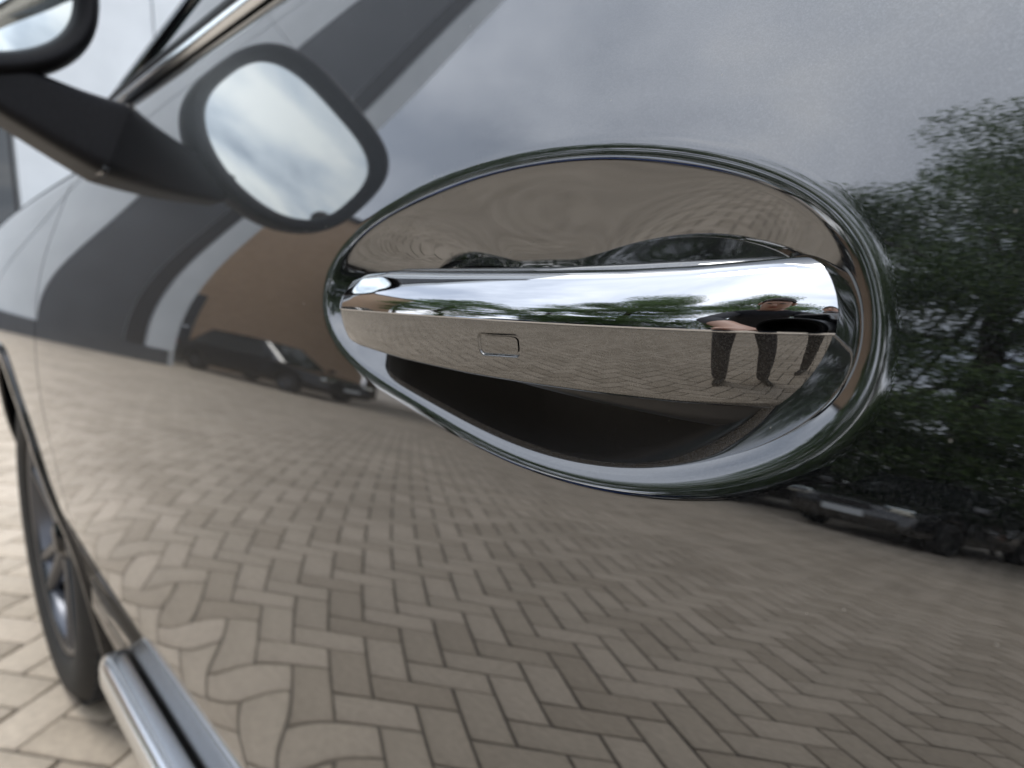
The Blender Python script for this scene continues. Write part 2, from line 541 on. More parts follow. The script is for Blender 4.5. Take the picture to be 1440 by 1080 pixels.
tag(door, 'glossy dark grey front door mirroring sky, trees and brick paving')
def edge_strip(name, x0, z0, x1, z1, mat, parent, n=80, depth=.018):
    x, z = np.linspace(x0, x1, n), np.linspace(z0, z1, n)
    a = side_pts(x, z); b_ = a.copy(); b_[:, 1] += depth
    return link(name, np_mesh(name, np.stack([a, b_], 1), grid_faces(n, 2)), mat, parent)
edge_strip('door_edge', D_F, D_B, D_F, BELT, M['paint'], door)
edge_strip('door_edge', D_F, D_B, D_R, D_B, M['paint'], door)
edge_strip('door_edge', D_R, D_B, D_R, BELT, M['paint'], door)

def panel(name, x0, x1, zlo, zhi, nx, nz, mat, parent=car):
    x = np.linspace(x0, x1, nx)[:, None]*np.ones((1, nz))
    lo = zlo(x[:, 0]) if callable(zlo) else np.full(nx, zlo)
    z = lo[:, None] + (zhi-lo)[:, None]*np.linspace(0, 1, nz)[None]
    return link(name, np_mesh(name, side_pts(x, z), grid_faces(nx, nz), Hn(x, z)), mat, parent)
rear_door = panel('rear_door', D_R+.006, 1.05, D_B, BELT, 120, 90, M['paint'])
tag(rear_door, 'dark grey rear door panel behind the front door')

# front wing with its wheel arch, rolling over into the bonnet
WX, WR, WZ, ARCH = -1.64, .335, .335-EYE, .385
def arch_low(x):
    d = np.clip(ARCH**2-(x-WX)**2, 0, None)
    return np.where(np.abs(x-WX) < ARCH, np.maximum(WZ+np.sqrt(d), D_B), D_B)
xs = np.concatenate([np.linspace(-1.091, WX+ARCH+.002, 30), WX+ARCH*np.cos(np.linspace(0, np.pi, 120)), np.linspace(WX-ARCH-.002, -2.45, 30)])
lo = arch_low(xs)
ZTOP = .115
rows = np.linspace(0, 1, 70)
Xg = xs[:, None]*np.ones((1, 70))
Zg = lo[:, None] + (ZTOP-lo)[:, None]*rows[None]
Pw = side_pts(Xg, Zg)
t0 = math.radians(float(np.interp(ZTOP, ZT, TT)))
ang = np.linspace(t0, math.radians(83), 40)[1:]
Rr = .085
ay = Rr*(np.cos(t0)-np.cos(ang)); az_ = Rr*(np.sin(ang)-np.sin(t0))
last_y, last_z = ay[-1], az_[-1]
hd = np.linspace(0, .75, 30)[1:]
ay = np.concatenate([ay, last_y+hd]); az_ = np.concatenate([az_, last_z+hd*math.tan(math.radians(7))*(1-hd*.5)])
top = np.stack([np.broadcast_to(xs[:, None], (len(xs), len(ay))), Pw[:, -1, 1][:, None]+ay[None], np.broadcast_to(ZTOP+EYE+az_[None], (len(xs), len(ay)))], -1)
Pw = np.concatenate([Pw, top], 1)
wing = link('front_wing', np_mesh('front_wing', Pw, grid_faces(Pw.shape[0], Pw.shape[1])), M['paint'], car)
tag(wing, 'dark grey front wing between the door and the wheel')
edge_strip('wing_edge', -1.091, D_B, -1.091, ZTOP, M['paint'], wing)
# black arch lip
t = np.linspace(-.33, np.pi+.33, 90)
lx, lz = WX+ARCH*np.cos(t), WZ+ARCH*np.sin(t)
prof = [(-.004, .002), (-.006, -.004), (.001, -.007), (.016, -.007), (.022, -.003), (.024, .02)]
pts = []
for x, z, tt in zip(lx, lz, t):
    y = float(H0(x, z))
    pts.append([(WX+(ARCH+dr)*math.cos(tt), y+dy, WZ+(ARCH+dr)*math.sin(tt)+EYE) for dr, dy in prof])
link('wheel_arch_trim', np_mesh('wheel_arch_trim', np.array(pts), grid_faces(len(t), len(prof))), M['black_gloss'], car)
# wheel housing
pts = []
for tt in np.linspace(-.12, np.pi+.12, 50):
    pts.append([(WX+ARCH*math.cos(tt), yy, WZ+EYE+ARCH*math.sin(tt)) for yy in (.226, .3, .52, .54)])
pts = np.array(pts); pts[:, 3, 0] = WX; pts[:, 3, 2] = WZ+EYE
link('wheel_housing', np_mesh('wheel_housing', pts, grid_faces(50, 4)), M['dark'], car)

# sill under the doors and the bright step strip on it
def sill_loft(name, x0, x1, prof, mat, n=60):
    x = np.linspace(x0, x1, n)
    p = np.array(prof)
    base = H0(x, np.full(n, D_B))
    P = np.stack([x[:, None]*np.ones((1, len(p))), base[:, None]+p[None, :, 0], EYE+p[None, :, 1]*np.ones((n, 1))], -1)
    return link(name, np_mesh(name, P, grid_faces(n, len(p))), mat, car)
sill_loft('sill', -1.235, 1.0, [(.06, -.462), (.016, -.468), (.006, -.480), (.004, -.52), (.012, -.56), (.03, -.60), (.30, -.62)], M['black_gloss'])
def trim_bar(name, x0, x1, mat):
    n, m = 80, 28
    x = np.linspace(x0, x1, n)
    base = H0(x, np.full(n, D_B))
    tt = np.linspace(0, 2*np.pi, m)
    # rounded blade section, closed to a rounded nose at its front end
    s = np.clip((x-x0)/.05, 0, 1); s = np.sqrt(np.clip(1-(1-s)**2, 0, 1))*.94+.06
    cy, cz, hy, hz = -.012, -.498, .024, .022
    sy = np.sign(np.cos(tt))*np.abs(np.cos(tt))**.75; sz = np.sign(np.sin(tt))*np.abs(np.sin(tt))**.75
    P = np.stack([x[:, None]*np.ones((1, m)), base[:, None]+cy+hy*s[:, None]*sy[None]+.01*(1-s[:, None]), EYE+cz+hz*s[:, None]*sz[None]], -1)
    return link(name, np_mesh(name, P, grid_faces(n, m)), mat, car)
tb = trim_bar('sill_trim', -.985, .95, M['satin'])
tag(tb, 'bright silver strip along the sill')

# inner body and belt line, glass, pillar, roof
def inset_panel(name, x0, x1, z0, z1, dy, mat):
    x = np.linspace(x0, x1, 60)[:, None]*np.ones((1, 40)); z = np.ones((60, 1))*np.linspace(z0, z1, 40)[None]
    p = np.stack([x, H0(x, z)+dy, z+EYE], -1)
    return link(name, np_mesh(name, p, grid_faces(60, 40)), mat, car)
inset_panel('inner_body', -1.25, 1.05, -.62, .16, .045, M['dark'])
box('underbody', (-.3, .98, .30), (4.2, 1.2, .10), M['dark'], car, bevel=.02)
n = 120
x = np.linspace(-1.06, 1.05, n)
bp_ = [(0.002, BELT+.004), (-.004, BELT+.006), (-.005, BELT+.012), (-.002, BELT+.016), (.006, BELT+.018)]
P = np.stack([x[:, None]*np.ones((1, 5)), H0(x, np.full(n, BELT))[:, None]+np.array(bp_)[None, :, 0], EYE+np.array(bp_)[None, :, 1]*np.ones((n, 1))], -1)
link('belt_trim', np_mesh('belt_trim', P, grid_faces(n, 5)), M['satin'], car)
bp2 = [(.006, BELT+.0175), (.001, BELT+.020), (.002, BELT+.027), (.012, BELT+.030)]
P = np.stack([x[:, None]*np.ones((1, 4)), H0(x, np.full(n, BELT))[:, None]+np.array(bp2)[None, :, 0], EYE+np.array(bp2)[None, :, 1]*np.ones((n, 1))], -1)
link('window_seal', np_mesh('window_seal', P, grid_faces(n, 4)), M['black_plastic'], car)
def glass_y(x, h): return H0(x, np.full_like(x, BELT))+.010+h*.62-h*h*.05
nx, nh = 50, 20
xg = np.zeros((nx, nh)); yg = np.zeros((nx, nh)); zg = np.zeros((nx, nh))
for i in range(nx):
    for j in range(nh):
        h = .40*j/(nh-1)
        front = -.98+h*1.45
        xx = front+(1.0-front)*i/(nx-1)
        xg[i, j] = xx; yg[i, j] = glass_y(np.array(xx), h); zg[i, j] = EYE+BELT+.024+h
link('side_window', np_mesh('side_window', np.stack([xg, yg, zg], -1), grid_faces(nx, nh)), M['glass'], car)
pil = []
for j in range(24):
    h = -.02+.45*j/23
    f0 = -.985+h*1.45
    y = float(glass_y(np.array(f0), max(h, 0)))
    z = EYE+BELT+.024+h
    pil.append([(f0+.012, y+.004, z), (f0+.002, y-.006, z), (f0-.03, y-.008, z), (f0-.075, y+.002, z), (f0-.105, y+.03, z), (f0-.11, y+.07, z)])
link('pillar', np_mesh('pillar', np.array(pil), grid_faces(24, 6)), M['paint'], car)
ws = []
for i in range(14):
    yy = .31+1.25*i/13
    bow = .12*(1-((yy-.95)/.7)**2)
    ws.append([(-1.12-bow, yy, EYE+.175), (-.45-bow*.6, .14+yy*.84+.05, EYE+.61)])
link('windscreen', np_mesh('windscreen', np.array(ws), grid_faces(14, 2)), M['glass'], car)
rf = []
for i in range(20):
    xx = -.46+1.9*i/19
    rf.append([(xx, .425+.75*(j/9)*1.35, EYE+.605+.05*math.sin(math.pi*j/9)+.02*math.sin(math.pi*i/19)) for j in range(10)])
link('roof', np_mesh('roof', np.array(rf), grid_faces(20, 10)), M['paint'], car)

# ---- front wheel
wheel = empty('wheel', (WX, .222, WR), parent=car)
R = WR
tp = [(.235, .012), (.245, -.004), (.262, -.010), (.285, -.013), (.305, -.010), (.318, -.002), (.328, .012), (.333, .030)]
for g0 in (.058, .095, .132, .169):
    tp += [(.335, g0-.012), (.335, g0-.004), (.327, g0-.003), (.327, g0+.003), (.335, g0+.004)]
tp += [(.335, .185), (.333, .200), (.320, .228), (.29, .238), (.24, .225)]
tyre = lathe('tyre', tp, 120, M['rubber'], wheel)
bm = bmesh.new()
for k in range(72):
    a = 2*math.pi*k/72
    for yy in (.022, .205):
        box_bm(bm, (.3335*math.cos(a), yy, .3335*math.sin(a)), (.006, .028, .014), Matrix.Rotation(-a, 3, 'Y'))
tr_ = link('tread', bm_mesh('tread', bm), M['rubber'], tyre, False)
tag(tr_, kind='stuff')
lathe('rim', [(.10, .09), (.20, .10), (.215, .06), (.220, .02), (.226, .004), (.236, .0), (.238, .012), (.232, .03), (.222, .2), (.238, .22)], 96, M['rim'], wheel)
for k in range(10):
    a = 2*math.pi*(k//2)/5 + (.16 if k % 2 else -.16)
    bm = bmesh.new()
    sec = []
    for r, y, w, d in ((.045, .018, .017, .02), (.10, .016, .013, .022), (.17, .010, .012, .02), (.228, .006, .016, .016)):
        ca, sa = math.cos(a*(1)), math.sin(a)
        row = []
        for sx, sy in ((-1, 1), (-.7, 0), (.7, 0), (1, 1)):
            row.append(bm.verts.new((r*ca - sx*w*sa, y+sy*d, r*sa + sx*w*ca)))
        sec.append(row)
    for i in range(3):
        for j in range(3): bm.faces.new((sec[i][j], sec[i+1][j], sec[i+1][j+1], sec[i][j+1]))
    link('spoke', bm_mesh('spoke', bm), M['rim'], wheel)
lathe('hub_cap', [(.0005, .004), (.02, .005), (.032, .009), (.036, .02), (.06, .024), (.062, .06)], 40, M['black_gloss'], wheel)
lathe('brake_disc', [(.06, .10), (.17, .10), (.172, .115), (.06, .118)], 60, M['disc'], wheel)

# ---- wing mirror on the door
mirror = empty('wing_mirror', (-.90, .24, EYE+.14), parent=car)
def outline(w, hgt, n=64, p=2.7, skew=.12):
    """rounded mirror outline in (y, z) about its centre"""
    t = np.linspace(0, 2*np.pi, n, endpoint=False)
    c, s = np.cos(t), np.sin(t)
    y = np.sign(c)*np.abs(c)**(2/p)*w
    z = np.sign(s)*np.abs(s)**(2/p)*hgt
    z = z*(1+skew*y/w*-.6) + .004
    return y, z
mc = Vector((-.872, .068, EYE+.298)) - Vector(mirror.location)      # centre of the glass
# housing: rings from the glass opening forward to a rounded back
secs = [(-.012, .86, .80), (-.002, .885, .83), (.006, .95, .93), (.004, 1.0, 1.0), (-.014, 1.035, 1.05), (-.045, 1.02, 1.03), (-.075, .93, .92), (-.10, .72, .70), (-.115, .42, .40), (-.12, .02, .02)]
oy, oz = outline(.143, .110, p=2.7)
P = np.array([[(mc.x+dx, mc.y+yy*sy_, mc.z+zz*sz_) for dx, sy_, sz_ in secs] for yy, zz in zip(oy, oz)])
hs = link('housing', np_mesh('housing', P, grid_faces(64, len(secs), True)), M['black_plastic'], mirror)
sub = hs.modifiers.new('subdivision', 'SUBSURF'); sub.levels = sub.render_levels = 2
gl = []
for rr_ in np.linspace(.001, 1, 14):
    gl.append([(mc.x-.010-.004*(rr_**2), mc.y+yy*.865*rr_, mc.z+zz*.805*rr_) for yy, zz in zip(oy, oz)])
gl = np.array(gl).transpose(1, 0, 2)
mg = link('mirror_glass', np_mesh('mirror_glass', gl, grid_faces(64, 14, True)), M['mirror_glass'], mirror)
# foot from the door up to the housing
fs = [(.250, .138, .060, .046), (.232, .142, .056, .043), (.205, .150, .050, .038), (.170, .164, .044, .032), (.130, .183, .040, .027), (.090, .200, .036, .020)]
P = []
tt = np.linspace(0, 2*np.pi, 40, endpoint=False)
for (y, z, hx, hz) in fs:
    cx_ = np.sign(np.cos(tt))*np.abs(np.cos(tt))**.32; sz_ = np.sign(np.sin(tt))*np.abs(np.sin(tt))**.32
    P.append(np.stack([-.915+hx*cx_ - mirror.location.x, y+.35*hz*sz_ - mirror.location.y, EYE+z+hz*sz_ - mirror.location.z], -1))
P = np.array(P).transpose(1, 0, 2)
bx_ = np.linspace(-.925, -.866, 24)[:, None]*np.ones((1, 16)); bz_ = np.ones((24, 1))*np.linspace(.108, .1815, 16)[None]
pl_ = np.stack([bx_-mirror.location.x, H0(bx_, bz_)-.001-mirror.location.y, bz_+EYE-mirror.location.z], -1)
bpl = link('base_plate', np_mesh('base_plate', pl_, grid_faces(24, 16)), M['black_gloss'], mirror)
sol = bpl.modifiers.new('thickness', 'SOLIDIFY'); sol.thickness = .006; sol.offset = 0
ft = link('foot', np_mesh('foot', P, grid_faces(40, len(fs), True)), M['black_plastic'], mirror)
sub = ft.modifiers.new('subdivision', 'SUBSURF'); sub.levels = sub.render_levels = 2

# ---- door handle
handle = empty('door_handle', (-.15, .14, EYE-.012), parent=car)
HO = np.array(handle.location)
# plan curve of the bar: bow in the middle, ends turned into the recess
FK = np.array([(.03, 44), (.05, 37), (.065, 29), (.085, 20), (.12, 9), (.15, 3.5), (.2, -1), (.26, -8), (.30, -10)], float)
FG = np.arange(.03, .30, .0005)
PH = np.interp(FG, FK[:, 0], FK[:, 1])
k2 = np.exp(-.5*(np.arange(-60, 61)*.0005/.008)**2); k2 /= k2.sum()
PH = np.convolve(np.pad(PH, 60, mode='edge'), k2, 'valid')
YG = np.concatenate([[0], np.cumsum(-np.tan(np.radians((PH[1:]+PH[:-1])/2))*.0005)]); YG -= YG.min(); YG += .128
F_R, F_L = .0552, .2465
def plan_path(nmid, narc, grow=0.0):
    """(f, y) along the bar, from the front end (large f) to the rear end"""
    fl, fr = F_L+grow, F_R-grow
    rl, r2 = .010, .0045
    mid = np.linspace(fl-rl, fr+r2, nmid)
    ym = np.interp(mid, FG, YG)
    pl = math.radians(float(np.interp(fl-rl, FG, PH)))
    pr = math.radians(float(np.interp(fr+r2, FG, PH)))
    f, y = [], []
    # front arc: heading turns from straight out to along the bar
    a = np.linspace(math.pi/2, -pl, narc)[:-1]
    cf, cy = mid[0]-rl*math.sin(-pl), ym[0]+rl*math.cos(pl)
    f += [cf+rl*math.sin(v) for v in a]; y += [cy-rl*math.cos(v) for v in a]
    f = [f[0], f[0]] + f; y = [.182, (y[0]+.182)/2] + y
    f += list(mid); y += list(ym)
    a = np.linspace(pr, math.pi/2, narc)[1:]
    cf, cy = mid[-1]+r2*math.sin(pr), ym[-1]+r2*math.cos(pr)
    f += [cf-r2*math.sin(v) for v in a]; y += [cy-r2*math.cos(v) for v in a]
    f += [f[-1], f[-1]]; y += [(y[-1]+.182)/2, .182]
    return np.array(f), np.array(y)
def tab(pairs, sm=.0012):
    p = np.array(sorted(pairs))
    def fn(f):
        f = f + .0046*np.clip((.10-f)/.035, 0, 1)
        acc = 0
        for d, w in ((-1.5, .12), (-.75, .23), (0, .30), (.75, .23), (1.5, .12)):
            acc = acc + w*np.interp(f+d*sm, p[:, 0], p[:, 1])
        return acc
    return fn
z_top = tab([(.2500, -.0095), (.2478, -.0072), (.2441, -.0040), (.2380, -.0008), (.2290, .0010), (.2129, .0017), (.1807, .0013), (.1414, .0012), (.1136, .0015), (.0974, .0022), (.0883, .0031), (.0791, .0041), (.0690, .0041), (.0652, .0030), (.0625, .0002), (.0603, -.0040)])
z_bot = tab([(.2500, -.0190), (.2475, -.0215), (.2410, -.0245), (.2316, -.0264), (.2000, -.0287), (.1655, -.0301), (.1361, -.0306), (.1153, -.0308), (.0963, -.0310), (.0776, -.0304), (.0713, -.0294), (.0670, -.0275), (.0640, -.0245), (.0618, -.0195), (.0603, -.0150)])
z_und0 = tab([(.2500, -.0175), (.2316, -.0240), (.2000, -.0270), (.1655, -.0300), (.1422, -.0322), (.1226, -.0340), (.1039, -.0356), (.0902, -.0368), (.0812, -.0366), (.0747, -.0348), (.0707, -.0322), (.0670, -.0280), (.0635, -.022)])
ZK = -.0126
def z_und(f): return np.minimum(z_und0(f), z_bot(f)-.0002)
def section(tbl, height, n=70):
    """(z 0..1, depth) of a face whose tilt follows tbl along its arc"""
    tb_ = np.array(tbl, float)
    s = np.linspace(0, 1, 400)
    a = np.radians(np.interp(s, tb_[:, 0], tb_[:, 1]))
    kq = np.exp(-.5*(np.arange(-12, 13)/5.0)**2); kq /= kq.sum()
    a = np.convolve(np.pad(a, 12, mode='edge'), kq, 'valid')
    dz, dy = np.cos(a), np.sin(a)
    z = np.concatenate([[0], np.cumsum((dz[1:]+dz[:-1])/2)]); y = np.concatenate([[0], np.cumsum((dy[1:]+dy[:-1])/2)])
    k = 1/z[-1]
    i = np.linspace(0, 399, n)
    return np.interp(i, np.arange(400), z*k), np.interp(i, np.arange(400), y*k)*height
def grid_normals(P):
    du = np.gradient(P, axis=0); dv = np.gradient(P, axis=1)
    n = np.cross(du, dv)
    l = np.linalg.norm(n, axis=-1, keepdims=True)
    return n/np.maximum(l, 1e-12)
def handle_face(name, zs, ys, zfun, mat, f, y, lead=(), tail=.014, extra=None, y_off=0.0, zk=ZK):
    """lead: (dz, dy) points before the crease; tail: how far the last point runs inwards"""
    ze = zfun(f)
    cols = []
    for dz, dy in lead: cols.append((np.full_like(f, zk+dz), y+dy+y_off))
    for a, d in zip(zs, ys): cols.append((zk+(ze-zk)*a, y+d+y_off))
    for k in (.25, .6, 1.0): cols.append((ze.copy(), y+ys[-1]+tail*k+y_off))
    Zc = np.stack([c[0] for c in cols], 1); Yc = np.stack([c[1] for c in cols], 1)
    Xc = -f[:, None]*np.ones((1, len(cols)))
    if extra is not None: Yc = Yc + extra(Xc, Zc)
    P = np.stack([Xc, Yc, Zc+EYE], -1)
    nrm = grid_normals(P)
    if nrm[len(f)//2, len(cols)//3, 1] > 0: nrm = -nrm
    fc = grid_faces(len(f), len(cols))
    return link(name, np_mesh(name, P-HO, fc, nrm), mat, handle), P
f, y = plan_path(420, 26)
UP = section([(0, 2), (.10, 8), (.22, 17), (.36, 26), (.5, 32), (.60, 36), (.66, 38), (.70, 50), (.82, 62), (1, 88)], .0150, 80)
lead = [(-.0004, .0022), (-.00042, .0008), (-.00034, .0003), (-.0002, .0001)]
handle_face('chrome_strip', UP[0], UP[1], z_top, M['chrome'], f, y, lead)
tag(handle.children[-1], 'mirror-bright chrome upper strip')
LO = section([(0, 2.5), (.35, 9), (.7, 18), (.83, 23), (.89, 48), (1, 90)], .0165, 90)
BC, BH_ = (-.1483, -.0196), (.0080, .0031)        # touch sensor: centre, half size
def sensor_dip(Xc, Zc):
    r = .0016
    qx = np.abs(Xc-BC[0])-(BH_[0]-r); qz = np.abs(Zc-BC[1]-.03*(Xc-BC[0]))-(BH_[1]-r)
    d = np.hypot(np.maximum(qx, 0), np.maximum(qz, 0))+np.minimum(np.maximum(qx, qz), 0)-r
    u = np.clip(.5-d/.0006, 0, 1)
    return .0007*u*u*(3-2*u)
f2, y2 = plan_path(1100, 26)
handle_face('grip', LO[0], LO[1], z_bot, M['grip'], f2, y2, [(.0001, .003), (.0001, .0012)], tail=.004, extra=sensor_dip, y_off=.0005, zk=ZK-.0002)
tag(handle.children[-1], 'glossy dark lower half of the handle')
# sensor plate sunk in the grip
nx, nz = 16, 97
rq = np.linspace(.001, 1, nx)[:, None]; tq = np.linspace(0, 2*np.pi, nz)[None]
xx = BC[0]+(BH_[0]-.0007)*rq*np.sign(np.cos(tq))*np.abs(np.cos(tq))**.32
zz = BC[1]+(BH_[1]-.0007)*rq*np.sign(np.sin(tq))*np.abs(np.sin(tq))**.45+.03*(xx-BC[0])
yb = np.interp(-xx, FG, YG)
frac = (zz-(ZK-.0002))/(z_bot(-xx)-(ZK-.0002))
P = np.stack([xx, yb+np.interp(frac, LO[0], LO[1])+.0005+.00035, zz+EYE], -1)
link('sensor_plate', np_mesh('sensor_plate', P-HO, grid_faces(nx, nz)), M['grip'], handle)
BK = section([(0, 0), (.55, 6), (.75, 25), (.88, 55), (1, 90)], .018, 40)
f3, y3 = plan_path(200, 16, -.0012)
handle_face('back_shell', BK[0], BK[1], z_und, M['black_satin'], f3, y3, [(.004, .002), (.002, .0)], tail=.02, y_off=.0052)
BU = section([(0, 0), (.6, 10), (.8, 40), (1, 90)], .012, 30)
z_tb = tab([(.2500, -.010), (.2380, -.001), (.2129, .0022), (.1414, .0022), (.1136, .0030), (.0949, .0038), (.0830, .0043), (.0740, .0036), (.0680, .0016), (.0640, -.0015), (.0608, -.006), (.0595, -.009)])
handle_face('upper_shell', BU[0], BU[1], z_tb, M['paint'], f3, y3, [], tail=.02, y_off=.0105)

# ------------------------------------------------------------------ surroundings that the paint and chrome mirror
def tree(name, loc, h, rx, rz_lo, n_clump, n_leaf, leaf, mat, label, seed, group=None):
    r = np.random.RandomState(seed)
    root = empty(name, loc)
    tag(root, label, 'tree', group)
    # trunk and limbs
    bm = bmesh.new()
    def limb(p0, p1, r0, r1, seg=4):
        d = Vector(p1)-Vector(p0)
        q = d.to_track_quat('Z', 'Y')
        prev = None
        for i in range(seg+1):
            t_ = i/seg
            c = Vector(p0)+d*t_+Vector(r.normal(0, .02*d.length*(0 < i < seg), 3))
            ring = [bm.verts.new(c+q @ Vector(((r0+(r1-r0)*t_)*math.cos(k*math.pi/4), (r0+(r1-r0)*t_)*math.sin(k*math.pi/4), 0))) for k in range(8)]
            if prev:
                for k in range(8): bm.faces.new((prev[k], prev[(k+1) % 8], ring[(k+1) % 8], ring[k]))
            prev = ring
    limb((0, 0, -.05), (0, 0, h*.55), .02*h+.03, .012*h, 6)
    limb((0, 0, h*.55), (r.normal(0, .3), r.normal(0, .3), h*.92), .012*h, .02, 5)
    cl = []
    zc_ = (h+rz_lo)/2; hz_ = (h-rz_lo)/2
    while len(cl) < n_clump:
        p = r.uniform(-1, 1, 3)
        q = np.linalg.norm(p)
        if q > 1 or q < .35: continue
        w = 1-.35*max(p[2], 0)-.12*max(-p[2], 0)
        cl.append((p[0]*rx*w, p[1]*rx*w, zc_+p[2]*hz_))
    for c in cl[:26]: limb((0, 0, rnd.uniform(.25, .6)*h), tuple(np.array(c)*.9+np.array((0, 0, .1*c[2]*0))), .006*h, .012, 3)
    trk = link('trunk', bm_mesh('trunk', bm), M['bark'], root)
    cl = np.array(cl)
    idx = r.randint(0, len(cl), n_leaf)
    spread = rx*.185
    off = r.normal(0, 1, (n_leaf, 3)); off *= (r.uniform(0, 1, (n_leaf, 1))**.45*1.75)/np.linalg.norm(off, axis=1, keepdims=True)
    off = off*np.array([spread, spread, spread*.27])
    C = cl[idx]+off
    C[:, 2] = np.maximum(C[:, 2], .3)
    a = r.normal(0, 1, (n_leaf, 3)); a[:, 2] *= .45; a /= np.linalg.norm(a, axis=1, keepdims=True)
    b2 = np.cross(a, r.normal(0, 1, (n_leaf, 3))); b2 /= np.linalg.norm(b2, axis=1, keepdims=True)
    s = leaf*r.uniform(.6, 1.3, (n_leaf, 1))
    V = np.stack([C-a*s, C+b2*s*.45, C+a*s, C-b2*s*.45], 1).reshape(-1, 3)
    cm = np_mesh('crown', V, np.arange(n_leaf*4).reshape(-1, 4))
    link('crown', cm, mat, root, False)
    return root
tree('broad_tree', (-3.4, -13.4, 0), 15.2, 4.7, .6, 105, 150000, .062, M['leaf'], 'tall dense dark green tree mirrored at the right of the door', 3)
tree('broad_tree', (4.4, -14.2, 0), 14.0, 4.6, .6, 95, 60000, .085, M['leaf'], 'tall dark green tree behind the white and red cars', 4)
tree('small_tree', (-22.5, -13.4, 0), 12.0, 3.2, 1.5, 110, 13000, .09, M['leaf'], 'green tree next to the brown brick building', 5)
tree('small_tree', (-14.6, -11.6, 0), 10.0, 3.9, .6, 120, 26000, .1, M['leaf_bright'], 'bright green rounded tree behind the parked cars', 6)
tree('small_tree', (-9.6, -15.6, 0), 10.4, 4.0, .6, 120, 26000, .1, M['leaf_bright'], 'bright green bushy tree behind the blue car', 8)

# ---- hedge behind the row of parked cars
hg = empty('hedge', (-3.2, -13.1, 0))
tag(hg, 'dense dark green hedge running behind the row of parked cars', 'hedge')
rh = np.random.RandomState(21)
nl = 60000
C = np.stack([rh.uniform(-6.5, 6.8, nl), rh.normal(0, .38, nl), np.abs(rh.beta(2.2, 1.6, nl))*3.3+.1], -1)
C[:, 2] *= 1+.13*np.sin(C[:, 0]*1.9)+.08*np.sin(C[:, 0]*4.3+1)
a = rh.normal(0, 1, (nl, 3)); a[:, 2] *= .5; a /= np.linalg.norm(a, axis=1, keepdims=True)
b2 = np.cross(a, rh.normal(0, 1, (nl, 3))); b2 /= np.linalg.norm(b2, axis=1, keepdims=True)
sl = .06*rh.uniform(.6, 1.3, (nl, 1))
V = np.stack([C-a*sl, C+b2*sl*.5, C+a*sl, C-b2*sl*.5], 1).reshape(-1, 3)
link('foliage', np_mesh('foliage', V, np.arange(nl*4).reshape(-1, 4)), M['leaf'], hg, False)
for k in range(14):
    box('stem', (-6.2+.96*k, rh.normal(0, .1), .8), (.07, .07, 1.7), M['bark'], hg, Matrix.Rotation(rh.normal(0, .08), 3, 'Y'))

# ---- grey building ahead of the car
M['clad_light'] = noisy('light cladding', (0.62, 0.66, 0.69), (0.70, 0.74, 0.77), 2.0, 0.55)
M['clad_dark'] = noisy('dark cladding', (0.055, 0.06, 0.068), (0.075, 0.08, 0.09), 2.0, 0.5)
M['frame_black'] = simple('black frame', (0.012, 0.012, 0.014), 0.4)
M['brick_brown'] = brickwork('brown brickwork', (0.56, 0.375, 0.245), (0.66, 0.45, 0.30), (0.56, 0.47, 0.38))
M['roof_tile'] = noisy('roof tile', (0.10, 0.05, 0.035), (0.16, 0.08, 0.05), 6, 0.8)
gb = empty('grey_building', (-15, 1.5, 0))
gb.scale = (1.5, 1.5, 1.5)
tag(gb, 'tall grey clad building with dark vertical bands ahead of the car', 'building')
GX = 0.0
box('wall', (-3.05, 2.2, 6), (6, 11.7, 12), M['clad_light'], gb)
def slab(name, y0, y1, z0, z1, mat, proud, parent=gb, xoff=0.0):
    return box(name, (-.05+proud/2+xoff, (y0+y1)/2-1.0, (z0+z1)/2), (proud, (y1-y0), z1-z0), mat, parent, bevel=.004)
for k in range(2):
    z0, z1 = .3+k*5.85, .3+k*5.85+5.84
    slab('cladding_panel', 1.42, 3.0, z0, z1, M['clad_light'], .06)
    slab('cladding_panel', 3.02, 6.0, z0, z1, M['clad_light'], .06)
    slab('cladding_panel', .06, .98, z0, z1, M['clad_light'], .06)
    slab('cladding_panel', -.72, .04, z0, z1, M['clad_light'], .06)
    slab('dark_panel', -1.93, -.74, z0, z1, M['clad_dark'], .05)
    slab('cladding_panel', -2.63, -2.24, z0, z1, M['clad_light'], .07)
    wd = slab('window', 1.0, 1.40, z0, z1, M['frame_black'], .03)
    slab('pane', 1.04, 1.36, z0+.04, z1-.04, M['glass'], .012, wd, .03)
slab('band', -2.22, -1.95, .3, 12, M['frame_black'], .03)
box('plinth', (-.02, 2.2, .15), (.12, 11.5, .3), M['clad_dark'], gb)

# ---- brown brick building behind it
bb = empty('brick_building', (-19.3, -7.3, 0), math.radians(8))
bb.scale = (1.46, 1.46, 1.46)
tag(bb, 'low brown brick building beside the tall grey building', 'building')
box('wall', (-2.5, .3, 2.9), (5, 5.4, 5.8), M['brick_brown'], bb)
box('roof', (-2.5, .3, 5.87), (5.2, 5.6, .14), M['clad_dark'], bb, bevel=.02)
dr = box('door', (.02, 1.7, 1.05), (.06, 1.0, 2.1), M['clad_dark'], bb, bevel=.01)
box('door_handle', (.08, 1.35, 1.05), (.04, .12, .03), M['satin'], dr, bevel=.005)

